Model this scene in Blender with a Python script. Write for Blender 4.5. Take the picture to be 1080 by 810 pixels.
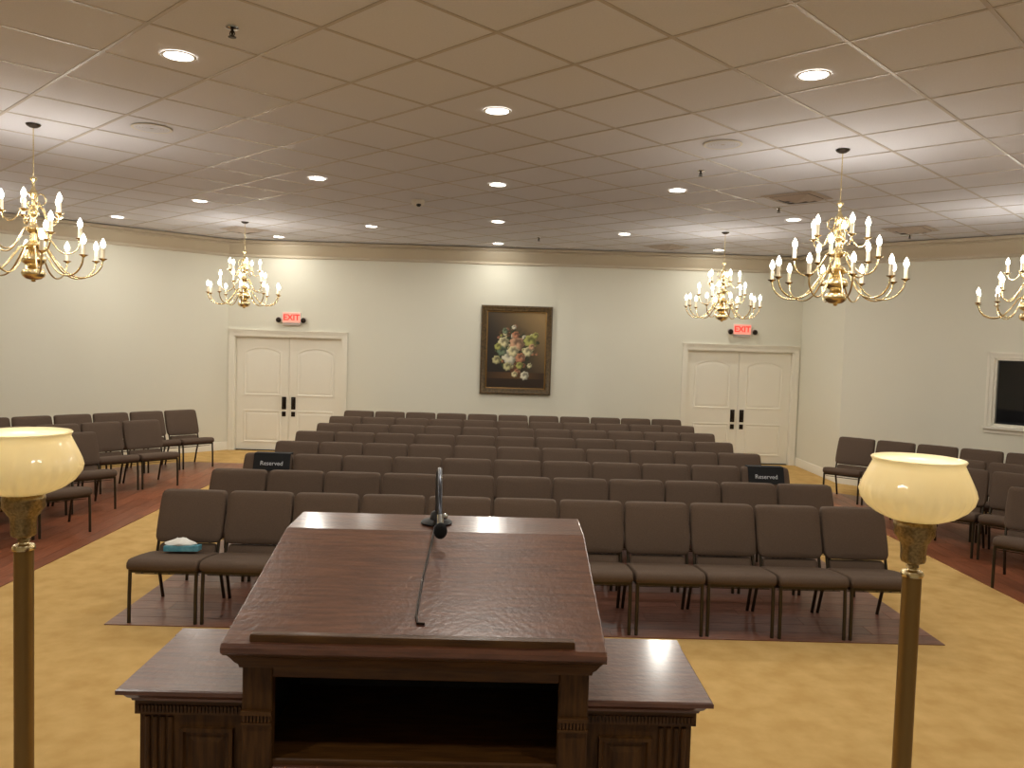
import bpy, bmesh, math, random
from mathutils import Vector, Matrix
random.seed(7)
SC = bpy.context.scene
COL = SC.collection
R = math.radians
for o in list(bpy.data.objects): bpy.data.objects.remove(o)

# ------------------------------------------------------------------ camera, world, exposure
CAM_Z = 2.12
cam_d = bpy.data.cameras.new('camera'); cam = bpy.data.objects.new('camera', cam_d); COL.objects.link(cam)
cam_d.sensor_width = 36.0; cam_d.lens = 860.0 / 1080.0 * 36.0; cam_d.clip_start = 0.05; cam_d.clip_end = 100
yaw, pitch, roll = 0.014317, 0.051877, R(1.7)
fw = Vector((math.sin(yaw) * math.cos(pitch), math.cos(yaw) * math.cos(pitch), -math.sin(pitch)))
rt = Vector((math.cos(yaw), -math.sin(yaw), 0)); up = rt.cross(fw)
r2 = rt * math.cos(roll) + up * math.sin(roll); u2 = up * math.cos(roll) - rt * math.sin(roll)
cam.matrix_world = Matrix(((r2.x, u2.x, -fw.x, 0), (r2.y, u2.y, -fw.y, 0), (r2.z, u2.z, -fw.z, CAM_Z), (0, 0, 0, 1)))
SC.camera = cam
W = bpy.data.worlds.new('world'); SC.world = W; W.use_nodes = True
W.node_tree.nodes['Background'].inputs[0].default_value = (0.02, 0.02, 0.025, 1)
W.node_tree.nodes['Background'].inputs[1].default_value = 0.3
vs = SC.view_settings
vs.view_transform = 'Standard'; vs.look = 'None'; vs.gamma = 1.0; vs.use_curve_mapping = False
vs.exposure = 0.1
WARM = (1.0, 0.965, 0.875)
CAN_W = 17.5        # watts of each recessed can
CHAND_W = 21.0      # watts of each chandelier's bulbs together
LAMP_W = 1.3

# ------------------------------------------------------------------ materials
def srgb(r, g, b):
    f = lambda c: (c / 255 / 12.92) if c / 255 <= 0.04045 else ((c / 255 + 0.055) / 1.055) ** 2.4
    return (f(r), f(g), f(b), 1.0)
def new_mat(name):
    m = bpy.data.materials.new(name); m.use_nodes = True
    nt = m.node_tree; b = nt.nodes['Principled BSDF']
    return m, nt, b
def link(nt, a, b): nt.links.new(a, b)
def mat(name, col, rough=0.6, metal=0.0, col2=None, scale=30.0, stretch=(1, 1, 1), bump=0.0, bscale=None, coat=0.0, spec=0.5, detail=4.0, rnd=0.0, emit=None, estr=0.0, dist=0.002, iso=False):
    m, nt, b = new_mat(name)
    b.inputs['Base Color'].default_value = col
    b.inputs['Roughness'].default_value = rough; b.inputs['Metallic'].default_value = metal
    b.inputs['Specular IOR Level'].default_value = spec
    if coat: b.inputs['Coat Weight'].default_value = coat; b.inputs['Coat Roughness'].default_value = 0.15
    tc = nt.nodes.new('ShaderNodeTexCoord'); mp = nt.nodes.new('ShaderNodeMapping'); mp.inputs['Scale'].default_value = stretch
    link(nt, tc.outputs['Object'], mp.inputs['Vector'])
    out = None
    if col2 is not None:
        n = nt.nodes.new('ShaderNodeTexNoise'); n.inputs['Scale'].default_value = scale; n.inputs['Detail'].default_value = detail
        link(nt, mp.outputs[0], n.inputs['Vector'])
        rp = nt.nodes.new('ShaderNodeValToRGB'); rp.color_ramp.elements[0].color = col; rp.color_ramp.elements[1].color = col2
        rp.color_ramp.elements[0].position = 0.32; rp.color_ramp.elements[1].position = 0.68
        link(nt, n.outputs['Fac'], rp.inputs['Fac']); out = rp.outputs['Color']
        link(nt, out, b.inputs['Base Color'])
    if rnd:
        oi = nt.nodes.new('ShaderNodeObjectInfo'); hs = nt.nodes.new('ShaderNodeHueSaturation')
        mr = nt.nodes.new('ShaderNodeMapRange'); mr.inputs['To Min'].default_value = 1 - rnd; mr.inputs['To Max'].default_value = 1 + rnd
        link(nt, oi.outputs['Random'], mr.inputs['Value']); link(nt, mr.outputs[0], hs.inputs['Value'])
        if out is not None: link(nt, out, hs.inputs['Color'])
        else: hs.inputs['Color'].default_value = col
        link(nt, hs.outputs[0], b.inputs['Base Color'])
    if bump:
        n2 = nt.nodes.new('ShaderNodeTexNoise'); n2.inputs['Scale'].default_value = bscale or scale * 3; n2.inputs['Detail'].default_value = 3
        link(nt, tc.outputs['Object'] if iso else mp.outputs[0], n2.inputs['Vector'])
        bp = nt.nodes.new('ShaderNodeBump'); bp.inputs['Strength'].default_value = bump; bp.inputs['Distance'].default_value = dist
        link(nt, n2.outputs['Fac'], bp.inputs['Height']); link(nt, bp.outputs[0], b.inputs['Normal'])
    if emit: b.inputs['Emission Color'].default_value = emit; b.inputs['Emission Strength'].default_value = estr
    return m
M = {}
M['wall'] = mat('wall_paint', srgb(228, 225, 209), 0.75, bump=0.15, bscale=220)
M['trim'] = mat('trim_paint', srgb(240, 235, 220), 0.45)
M['crown'] = mat('crown_paint', srgb(206, 194, 172), 0.5)
M['door'] = mat('door_paint', srgb(240, 235, 220), 0.45)
M['tile'] = mat('ceiling_tile', srgb(218, 218, 227), 0.9, col2=srgb(223, 223, 232), scale=90, bump=0.25, bscale=260, rnd=0.02)
M['bar'] = mat('ceiling_bar', srgb(188, 178, 172), 0.4, spec=0.6)
M['carpet'] = mat('carpet_gold', srgb(198, 160, 98), 0.95, col2=srgb(214, 178, 116), scale=5.5, bump=0.6, bscale=350, spec=0.1, detail=8, dist=0.004)
M['plank'] = mat('wood_plank', srgb(106, 66, 52), 0.33, col2=srgb(142, 96, 78), scale=9, stretch=(1, 9, 9), bump=0.1, bscale=40, rnd=0.22, detail=6)
M['plank_y'] = mat('wood_plank_lengthwise', srgb(124, 70, 46), 0.33, col2=srgb(156, 94, 64), scale=9, stretch=(9, 1, 9), bump=0.1, bscale=40, rnd=0.22, detail=6)
M['fabric'] = mat('brown_fabric', srgb(88, 72, 60), 0.82, col2=srgb(98, 81, 68), scale=160, bump=0.35, bscale=500, spec=0.25)
M['frame'] = mat('bronze_frame', srgb(62, 54, 42), 0.35, metal=0.6)
M['rubber'] = mat('black_plastic', srgb(22, 21, 21), 0.5)
M['oak'] = mat('dark_oak', srgb(88, 50, 36), 0.32, col2=srgb(126, 80, 58), scale=9.0, stretch=(1.0, 9, 9), bump=0.4, bscale=75, coat=1.0, detail=10, dist=0.0025, iso=True)
M['oak_v'] = mat('dark_oak_upright', srgb(64, 39, 15), 0.48, col2=srgb(98, 64, 28), scale=9.0, stretch=(9, 9, 1.0), bump=0.2, bscale=30, detail=10, spec=0.3)
M['oak_edge'] = mat('dark_oak_moulding', srgb(70, 42, 16), 0.45, col2=srgb(104, 68, 30), scale=9.0, stretch=(1.0, 9, 9), bump=0.2, bscale=30, coat=0.08, detail=10, spec=0.35)
M['oak_shade'] = mat('shaded_interior_oak', srgb(24, 17, 14), 0.7)  # shade inside the lectern cavity put into the wood colour
M['brass'] = mat('polished_brass', srgb(232, 212, 164), 0.25, metal=1.0)
M['antique'] = mat('antique_brass', srgb(128, 108, 70), 0.4, metal=0.8, col2=srgb(172, 148, 102), scale=110, bump=0.6, bscale=120, dist=0.003)
M['pole'] = mat('pole_bronze_gold', srgb(138, 108, 58), 0.45, metal=0.6)
M['candle'] = mat('candle_sleeve', srgb(238, 226, 200), 0.6)
M['bulb'] = mat('flame_bulb', (1, 0.95, 0.85, 1), 0.4, emit=(1, 0.92, 0.78, 1), estr=14.0); M['bulb'].cycles.emission_sampling = 'NONE'
M['lens'] = mat('can_lens', (1, 0.95, 0.85, 1), 0.4, emit=(1, 0.95, 0.85, 1), estr=9.0); M['lens'].cycles.emission_sampling = 'NONE'
M['white_plastic'] = mat('white_plastic', srgb(224, 218, 208), 0.45)
M['black_cloth'] = mat('black_cloth', srgb(14, 14, 17), 0.85)
M['letter_white'] = mat('white_print', srgb(205, 208, 212), 0.7)
M['exit_face'] = mat('exit_face', srgb(244, 176, 160), 0.5, emit=srgb(250, 130, 112), estr=0.55)
M['exit_red'] = mat('exit_red', srgb(225, 60, 50), 0.5, emit=srgb(240, 50, 42), estr=0.9)
M['dark_bronze'] = mat('dark_bronze', srgb(48, 38, 30), 0.4, metal=0.7)
M['picture_frame'] = mat('picture_frame_wood', srgb(70, 54, 30), 0.4, col2=srgb(104, 82, 48), scale=30, bump=0.6, bscale=60, dist=0.006)
M['gold_lip'] = mat('gilt_lip', srgb(150, 116, 66), 0.4, metal=0.6)
M['teal'] = mat('teal_card', srgb(60, 132, 152), 0.6, col2=srgb(110, 170, 185), scale=22)
M['tissue'] = mat('white_tissue', srgb(240, 238, 232), 0.9)
M['chrome'] = mat('chrome', srgb(205, 208, 212), 0.15, metal=1.0)
M['gunmetal'] = mat('gunmetal', srgb(96, 98, 106), 0.28, metal=0.9)
M['foam'] = mat('black_foam', srgb(16, 15, 16), 0.95, bump=0.6, bscale=600)
M['grille'] = mat('ceiling_grille', srgb(186, 172, 162), 0.6)
M['booth'] = mat('booth_dark', srgb(96, 98, 104), 0.9)
M['platform'] = mat('carpet_platform', srgb(170, 160, 150), 0.95, col2=srgb(182, 172, 162), scale=6, bump=0.5, bscale=350)  # unseen carpet, colour picked for a neutral bounce onto the ceiling
def shade_glass():
    m, nt, b = new_mat('cream_glass')
    b.inputs['Base Color'].default_value = srgb(246, 232, 190); b.inputs['Roughness'].default_value = 0.1
    b.inputs['Subsurface Weight'].default_value = 0.0
    tr = nt.nodes.new('ShaderNodeBsdfTranslucent'); tr.inputs[0].default_value = srgb(252, 240, 208)
    mx = nt.nodes.new('ShaderNodeMixShader'); mx.inputs[0].default_value = 0.4
    link(nt, b.outputs[0], mx.inputs[1]); link(nt, tr.outputs[0], mx.inputs[2])
    link(nt, mx.outputs[0], nt.nodes['Material Output'].inputs[0])
    tc = nt.nodes.new('ShaderNodeTexCoord'); n = nt.nodes.new('ShaderNodeTexNoise'); n.inputs['Scale'].default_value = 14
    link(nt, tc.outputs['Object'], n.inputs['Vector'])
    rp = nt.nodes.new('ShaderNodeValToRGB'); rp.color_ramp.elements[0].color = srgb(246, 234, 196); rp.color_ramp.elements[1].color = srgb(252, 244, 216)
    link(nt, n.outputs['Fac'], rp.inputs[0]); link(nt, rp.outputs[0], b.inputs['Base Color'])
    return m
M['shade'] = shade_glass()
def pane_glass():
    m, nt, b = new_mat('window_glass')
    b.inputs['Base Color'].default_value = (0.74, 0.77, 0.80, 1); b.inputs['Roughness'].default_value = 0.02
    b.inputs['Transmission Weight'].default_value = 1.0; b.inputs['IOR'].default_value = 1.45
    return m
M['pane'] = pane_glass()
def paint_mat():
    m, nt, b = new_mat('oil_paint')
    a = nt.nodes.new('ShaderNodeVertexColor'); a.layer_name = 'paint'
    link(nt, a.outputs[0], b.inputs['Base Color']); b.inputs['Roughness'].default_value = 0.45
    return m
M['paint'] = paint_mat()

# ------------------------------------------------------------------ mesh helpers
class MB:
    def __init__(s): s.v = []; s.f = []
    def add(s, vs_, fs_):
        k = len(s.v); s.v += [tuple(p) for p in vs_]; s.f += [tuple(i + k for i in f) for f in fs_]; return s
    def box(s, x0, x1, y0, y1, z0, z1):
        return s.add([(x0,y0,z0),(x1,y0,z0),(x1,y1,z0),(x0,y1,z0),(x0,y0,z1),(x1,y0,z1),(x1,y1,z1),(x0,y1,z1)],
                     [(0,3,2,1),(4,5,6,7),(0,1,5,4),(1,2,6,5),(2,3,7,6),(3,0,4,7)])
    def rings(s, rr, cap0=True, cap1=True, closed=True):
        k = len(s.v); n = len(rr[0])
        for r in rr: s.v += [tuple(p) for p in r]
        for i in range(len(rr) - 1):
            for j in range(n if closed else n - 1):
                a = k + i * n + j; b = k + i * n + (j + 1) % n
                s.f.append((a, b, b + n, a + n))
        if cap0: s.f.append(tuple(k + j for j in reversed(range(n))))
        if cap1: s.f.append(tuple(k + (len(rr) - 1) * n + j for j in range(n)))
        return s
    def lathe(s, prof, n=24, c=(0, 0, 0), flute=None, cap0=True, cap1=True):
        rr = []
        for (r, z) in prof:
            row = []
            for j in range(n):
                a = 2 * math.pi * j / n
                q = r * (1 + (flute(a, z) if flute else 0))
                row.append((c[0] + q * math.cos(a), c[1] + q * math.sin(a), c[2] + z))
            rr.append(row)
        return s.rings(rr, cap0, cap1)
    def tube(s, pts, r, n=8, flat=None):
        pts = [Vector(p) for p in pts]; rr = []
        prev = None
        for i, p in enumerate(pts):
            t = (pts[min(i + 1, len(pts) - 1)] - pts[max(i - 1, 0)]).normalized()
            if prev is None:
                a = Vector((1, 0, 0)) if abs(t.x) < 0.9 else Vector((0, 0, 1))
                prev = (a - t * a.dot(t)).normalized()
            else: prev = (prev - t * prev.dot(t)).normalized()
            b = t.cross(prev); ri = r[i] if isinstance(r, (list, tuple)) else r
            rr.append([p + prev * (ri * math.cos(2 * math.pi * j / n)) + b * (ri * math.sin(2 * math.pi * j / n)) for j in range(n)])
        return s.rings(rr)
    def prism(s, poly, axis, a0, a1):
        # poly: list of 2D points; axis 'x': (y,z); 'y': (x,z); 'z': (x,y)
        def P(p, t): return {'x': (t, p[0], p[1]), 'y': (p[0], t, p[1]), 'z': (p[0], p[1], t)}[axis]
        return s.rings([[P(p, a0) for p in poly], [P(p, a1) for p in poly]])
    def slab(s, outline, axis, stations):
        # outline scaled in rings: stations = [(t, inset)], outline around its centre, inset in metres
        cx = sum(p[0] for p in outline) / len(outline); cy = sum(p[1] for p in outline) / len(outline)
        def P(p, t): return {'x': (t, p[0], p[1]), 'y': (p[0], t, p[1]), 'z': (p[0], p[1], t)}[axis]
        rr = []
        for (t, ins) in stations:
            row = []
            for p in outline:
                d = Vector((p[0] - cx, p[1] - cy)); L = d.length
                q = d * (max(L - ins, 0.0) / L) if L > 0 else d
                row.append(P((cx + q.x, cy + q.y), t))
            rr.append(row)
        return s.rings(rr)
    def shift(s, d):
        s.v = [(p[0] + d[0], p[1] + d[1], p[2] + d[2]) for p in s.v]; return s
    def xf(s, fn): s.v = [tuple(fn(p)) for p in s.v]; return s
    def mesh(s, name, m, smooth=None):
        me = bpy.data.meshes.new(name); me.from_pydata(s.v, [], s.f); me.update()
        bm = bmesh.new(); bm.from_mesh(me); bmesh.ops.recalc_face_normals(bm, faces=bm.faces); bm.to_mesh(me); bm.free()
        if smooth:
            me.shade_smooth(); me.set_sharp_from_angle(angle=R(smooth))
        if m is not None: me.materials.append(m)
        return me
def bevel_box(x0, x1, y0, y1, z0, z1, r=0.005, seg=2):
    bm = bmesh.new(); bmesh.ops.create_cube(bm, size=1)
    for v in bm.verts: v.co = Vector((x0 + (v.co.x + .5) * (x1 - x0), y0 + (v.co.y + .5) * (y1 - y0), z0 + (v.co.z + .5) * (z1 - z0)))
    bmesh.ops.bevel(bm, geom=list(bm.edges), offset=r, segments=seg, affect='EDGES', profile=0.6)
    bm.verts.index_update()
    mb = MB().add([v.co[:] for v in bm.verts], [[v.index for v in f.verts] for f in bm.faces]); bm.free()
    return mb
def rrect(x0, x1, y0, y1, r, n=4):
    pts = []
    for (cx, cy, a0) in ((x1 - r, y1 - r, 0), (x0 + r, y1 - r, 90), (x0 + r, y0 + r, 180), (x1 - r, y0 + r, 270)):
        for i in range(n + 1):
            a = R(a0 + 90 * i / n); pts.append((cx + r * math.cos(a), cy + r * math.sin(a)))
    return pts
def link_obj(name, me, parent=None, loc=None):
    o = bpy.data.objects.new(name, me); COL.objects.link(o)
    if parent is not None: o.parent = parent
    if loc is not None: o.location = loc
    return o
def obj(name, mb, m, parent=None, smooth=None, loc=None): return link_obj(name, mb.mesh(name, m, smooth), parent, loc)
def tag(o, label=None, cat=None, group=None, kind=None):
    if label: o['label'] = label
    if cat: o['category'] = cat
    if group: o['group'] = group
    if kind: o['kind'] = kind
    return o
def thing(name, label, cat, loc=(0, 0, 0), rz=0.0, group=None, kind=None):
    o = bpy.data.objects.new(name, None); COL.objects.link(o); o.empty_display_size = 0.1
    o.location = loc; o.rotation_euler = (0, 0, rz)
    return tag(o, label, cat, group, kind)
def can_beam(parent, loc, watts, dia=0.15, col=WARM):
    d = bpy.data.lights.new('can_beam', 'AREA'); d.shape = 'DISK'; d.size = dia; d.energy = watts; d.color = col
    o = bpy.data.objects.new('light_beam', d); COL.objects.link(o); o.parent = parent; o.location = loc; return o
def point(parent, loc, watts, rad=0.03, col=WARM):
    d = bpy.data.lights.new('point', 'POINT'); d.energy = watts; d.color = col; d.shadow_soft_size = rad
    o = bpy.data.objects.new('light_glow', d); COL.objects.link(o); o.parent = parent; o.location = loc; return o
ORD = ['first', 'second', 'third', 'fourth', 'fifth', 'sixth', 'seventh', 'eighth', 'ninth', 'tenth', 'eleventh']
def clip(poly, a, b, c):   # keep a*x+b*y <= c
    out = []
    for i, p in enumerate(poly):
        q = poly[(i + 1) % len(poly)]; dp = a * p[0] + b * p[1] - c; dq = a * q[0] + b * q[1] - c
        if dp <= 0: out.append(p)
        if (dp < 0 < dq) or (dq < 0 < dp):
            t = dp / (dp - dq); out.append((p[0] + t * (q[0] - p[0]), p[1] + t * (q[1] - p[1])))
    return out
def area(poly): return abs(sum(p[0] * q[1] - q[0] * p[1] for p, q in zip(poly, poly[1:] + poly[:1]))) / 2

# ------------------------------------------------------------------ room shell
CZ = 3.80; YB = 14.85; XL = -9.2; XR = 9.6; YN = -3.0
LC = 19.80     # left angled wall: y - x = LC
RC = 18.45     # right angled wall: x + y = RC
XS = 5.47      # short return wall beside the right-hand door
cL = (YB - LC, YB)                       # corner back wall / left angled wall
cS = (XS, YB); cR = (XS, RC - XS)        # short return wall
pL = (XL, XL + LC); pR = (XR, RC - XR)
ROOM = [cL, cS, cR, pR, (XR, YN), (XL, YN), pL]
def clip_room(poly):
    """pieces of a polygon inside the room"""
    p = clip(poly, -1, 0, -XL); p = clip(p, 1, 0, XR) if p else p; p = clip(p, 0, 1, YB) if p else p
    p = clip(p, 0, -1, -YN) if p else p; p = clip(p, -1, 1, LC) if p else p
    if not p: return []
    a = clip(p, 1, 1, RC); b = clip(p, -1, -1, -RC); b = clip(b, 1, 0, XS) if b else b
    return [q for q in (a, b) if len(q) > 2 and area(q) > 1e-4]

# floor (carpet) and ceiling deck
def slab_mesh(z0, z1): return MB().prism(ROOM, 'z', z0, z1)
floor = obj('floor', slab_mesh(-0.1, 0.0), M['carpet']); tag(floor, 'gold mottled carpet with dark wood floor under the seating', kind='structure')
ceiling = obj('ceiling', slab_mesh(CZ + 0.02, CZ + 0.12), M['tile']); tag(ceiling, 'suspended tile ceiling with its grid laid diagonally', kind='structure')

def wall_seg(name, p, q, t=0.12, z1=CZ + 0.1, holes=()):
    """wall from p to q, room on the right-hand side of p->q ... thickness outwards; holes = (s0,s1,z0,z1)"""
    d = Vector((q[0] - p[0], q[1] - p[1])); L = d.length; d /= L; n = Vector((-d.y, d.x))   # n points out of the room
    mb = MB()
    cuts = sorted(holes); s = 0.0
    for (s0, s1, z0, zz) in cuts:
        mb.box(s, s0, 0, t, -0.1, z1); mb.box(s0, s1, 0, t, zz, z1)
        if z0 > 0: mb.box(s0, s1, 0, t, -0.1, z0)
        s = s1
    mb.box(s, L, 0, t, -0.1, z1)
    mb.xf(lambda v: (p[0] + d.x * v[0] + n.x * v[1], p[1] + d.y * v[0] + n.y * v[1], v[2]))
    o = obj(name, mb, M['wall']); return tag(o, kind='structure')
D1 = (-4.84, -2.88, 2.09); D2 = (3.395, 5.355, 2.08)
def s_on(p, q, x): return (x - p[0])
wall_seg('wall_back', cL, cS, holes=[(D1[0] - cL[0], D1[1] - cL[0], 0, D1[2]), (D2[0] - cL[0], D2[1] - cL[0], 0, D2[2])])
wall_seg('wall_left_angled', pL, cL)
wall_seg('wall_left', (XL, YN), pL)
wall_seg('wall_right_return', cS, cR)
WS0 = (6.99 - XS) * math.sqrt(2); WS1 = WS0 + 1.75; WZ0, WZ1 = 1.13, 2.09
wall_seg('wall_right_angled', cR, pR, holes=[(WS0, WS1, WZ0, WZ1)])
wall_seg('wall_right', pR, (XR, YN))
wall_seg('wall_rear', (XR, YN), (XL, YN))

# crown moulding and baseboards: profile (d = out from the wall into the room, z)
CROWN = [(0, 3.50), (.020, 3.50), (.028, 3.510), (.028, 3.522), (.018, 3.532), (.010, 3.536), (.010, 3.552), (.030, 3.575), (.055, 3.60), (.085, 3.65), (.115, 3.695), (.125, 3.70), (.125, 3.72), (.113, 3.726), (.113, 3.738), (.16, 3.748), (.16, CZ - .01), (0, CZ - .01)]
BASE = [(0, 0), (0.016, 0), (0.016, 0.115), (0.011, 0.132), (0.011, 0.142), (0.005, 0.15), (0, 0.15)]
def mitre_dir(i):
    return None
def run_profile(name, prof, path, m, closed_ends=True):
    """sweep a profile along a polyline with mitred corners, room on the right of the path"""
    rr = []
    for i, p in enumerate(path):
        ds = []
        if i > 0: ds.append(Vector((p[0] - path[i-1][0], p[1] - path[i-1][1])).normalized())
        if i < len(path) - 1: ds.append(Vector((path[i+1][0] - p[0], path[i+1][1] - p[1])).normalized())
        ns = [Vector((d.y, -d.x)) for d in ds]
        if len(ns) == 2:
            b = (ns[0] + ns[1]).normalized(); k = 1 / max(b.dot(ns[0]), 0.3); nn = b * k
        else: nn = ns[0]
        rr.append([(p[0] + nn.x * d_, p[1] + nn.y * d_, z) for d_, z in prof])
    o = obj(name, MB().rings(rr), m, smooth=28); return tag(o, kind='structure')
run_profile('trim_1', CROWN, [(XL, YN + .01), pL, cL, cS, cR, pR, (XR, YN + .01)], M['crown'])
run_profile('baseboard_left', BASE, [(XL, YN + .01), pL, cL, (-4.935, YB)], M['trim'])
run_profile('baseboard_back', BASE, [(-2.785, YB), (3.30, YB)], M['trim'])
run_profile('baseboard_right', BASE, [cS, cR, pR, (XR, YN + .01)], M['trim'])

# ceiling tiles: 45 degree lattice, u=(x+y)/sqrt2, v=(y-x)/sqrt2
SU, OU, SV, OV = 0.662, 0.515, 0.691, 0.505
s2 = math.sqrt(2)
def xy(u, v): return ((u - v) / s2, (u + v) / s2)
BW = 0.0115
inv = cam.matrix_world.inverted()
def px(p):
    q = inv @ Vector(p)
    if q.z > -0.1: return None
    return (540 + 860 * q.x / -q.z, 405 - 860 * q.y / -q.z)
full_tile = None; cand = []; rest = MB()
for i in range(-18, 32):
    for j in range(-18, 32):
        u0, u1 = OU + SU * i + BW * .8, OU + SU * (i + 1) - BW * .8; v0, v1 = OV + SV * j + BW * .8, OV + SV * (j + 1) - BW * .8
        poly = [xy(u0, v0), xy(u1, v0), xy(u1, v1), xy(u0, v1)]
        pcs = clip_room(poly)
        if not pcs: continue
        c = xy((u0 + u1) / 2, (v0 + v1) / 2); pp = [px((p[0], p[1], CZ)) for p in poly]
        show = 0
        if all(pp):
            xs = [min(max(q[0], 0), 1080) for q in pp]; ys = [min(max(q[1], 0), 810) for q in pp]
            show = area(list(zip(xs, ys)))
        cand.append((show, c, poly, pcs))
cand.sort(key=lambda t: -t[0])
ntile = 0
for (show, c, poly, pcs) in cand:
    if show > 12 and ntile < 300:
        ntile += 1
        whole = len(pcs) == 1 and len(pcs[0]) == 4 and abs(area(pcs[0]) - area(poly)) < 1e-5
        if whole:
            if full_tile is None:
                full_tile = MB().prism([(p[0] - c[0], p[1] - c[1]) for p in poly], 'z', 0.0, 0.014).mesh('tile', M['tile'])
            link_obj('tile', full_tile, ceiling, (c[0], c[1], CZ + 0.004))
        else:
            mb = MB()
            for q in pcs: mb.prism([(p[0] - c[0], p[1] - c[1]) for p in q], 'z', 0.0, 0.014)
            link_obj('tile', mb.mesh('tile', M['tile']), ceiling, (c[0], c[1], CZ + 0.004))
    else:
        for q in pcs: rest.prism(q, 'z', CZ + 0.004, CZ + 0.018)
tag(obj('tile_field', rest, M['tile'], ceiling), kind='stuff')
def bar_poly(u0, u1, v0, v1): return clip_room([xy(u0, v0), xy(u1, v0), xy(u1, v1), xy(u0, v1)])
for k in range(-18, 32):
    for fam in (0, 1):
        mb = MB()
        t = (OU + SU * k) if fam == 0 else (OV + SV * k)
        pcs = bar_poly(t - BW, t + BW, -20, 30) if fam == 0 else bar_poly(-20, 30, t - BW, t + BW)
        for q in pcs: mb.prism(q, 'z', CZ + (0 if fam == 0 else 0.0008), CZ + 0.02)
        if mb.v: obj('grid_bar', mb, M['bar'], ceiling)

# wood plank areas (children of the floor)
def plank_area(poly_clip, x0, x1, y0, y1, along, m, pl=1.22, pw=0.178, limit=300):
    """planks in a rectangle clipped by half planes; largest in view as parts"""
    lst = []
    gap = 0.0015
    shared = {}
    a0, a1, b0, b1 = (x0, x1, y0, y1) if along == 'x' else (y0, y1, x0, x1)
    nb = int(math.ceil((b1 - b0) / pw))
    for r in range(nb):
        bb0 = b0 + r * pw; bb1 = min(bb0 + pw, b1)
        off = ((r * 0.37) % 1.0) * pl
        a = a0 - off
        while a < a1:
            aa0, aa1 = max(a, a0), min(a + pl, a1)
            a += pl
            if aa1 - aa0 < 0.02: continue
            q = [(aa0 + gap, bb0 + gap), (aa1 - gap, bb0 + gap), (aa1 - gap, bb1 - gap), (aa0 + gap, bb1 - gap)]
            if along == 'y': q = [(p[1], p[0]) for p in q]
            for (ca, cb, cc) in poly_clip:
                q = clip(q, ca, cb, cc)
                if len(q) < 3: break
            if len(q) < 3 or area(q) < 0.004: continue
            c = (sum(p[0] for p in q) / len(q), sum(p[1] for p in q) / len(q))
            s = px((c[0], c[1], 0.0)); vis = 1e9 if s is None or not (-60 < s[0] < 1140 and s[1] < 830) else math.hypot(c[0], c[1])
            lst.append((vis, c, q))
    lst.sort(key=lambda t: t[0]); far = MB()
    for i, (vis, c, q) in enumerate(lst):
        if vis < 1e8 and i < limit:
            key = tuple((round(p[0] - c[0], 3), round(p[1] - c[1], 3)) for p in q)
            if key not in shared: shared[key] = MB().prism([(p[0] - c[0], p[1] - c[1]) for p in q], 'z', 0, 0.006).mesh('plank', m)
            link_obj('plank', shared[key], floor, (c[0], c[1], random.uniform(0.0, 0.0006)))
        else: far.prism(q, 'z', 0.0003, 0.006)
    if far.v: tag(obj('plank_field', far, m, floor), kind='stuff')
plank_area([], -2.80, 3.30, 5.80, 14.0, 'x', M['plank'])
plank_area([(-1, 1, LC - 1.4)], -7.9, -4.02, 5.4, 13.3, 'y', M['plank_y'], limit=240)
plank_area([(1, 1, RC - 1.35)], 4.55, 8.2, 5.0, 12.6, 'y', M['plank_y'], limit=240)

def sweep(prof, path):
    rr = []
    for i, p in enumerate(path):
        ds = []
        if i > 0: ds.append(Vector((p[0] - path[i-1][0], p[1] - path[i-1][1])).normalized())
        if i < len(path) - 1: ds.append(Vector((path[i+1][0] - p[0], path[i+1][1] - p[1])).normalized())
        ns = [Vector((d.y, -d.x)) for d in ds]
        nn = (ns[0] + ns[1]).normalized() if len(ns) == 2 else ns[0]
        nn = nn / max(nn.dot(ns[0]), .3)
        rr.append([(p[0] + nn.x * d_, p[1] + nn.y * d_, z) for d_, z in prof])
    return MB().rings(rr)
# platform the lectern stands on; unseen, taupe picked to bounce less yellow light
PZ = 0.45
pf = bevel_box(-3.2, 3.0, YN + 0.02, 2.36, 0.0, PZ, 0.02); tag(obj('platform', pf, M['platform'], smooth=40), 'low taupe carpeted speaking platform under the lectern', 'platform')

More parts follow.
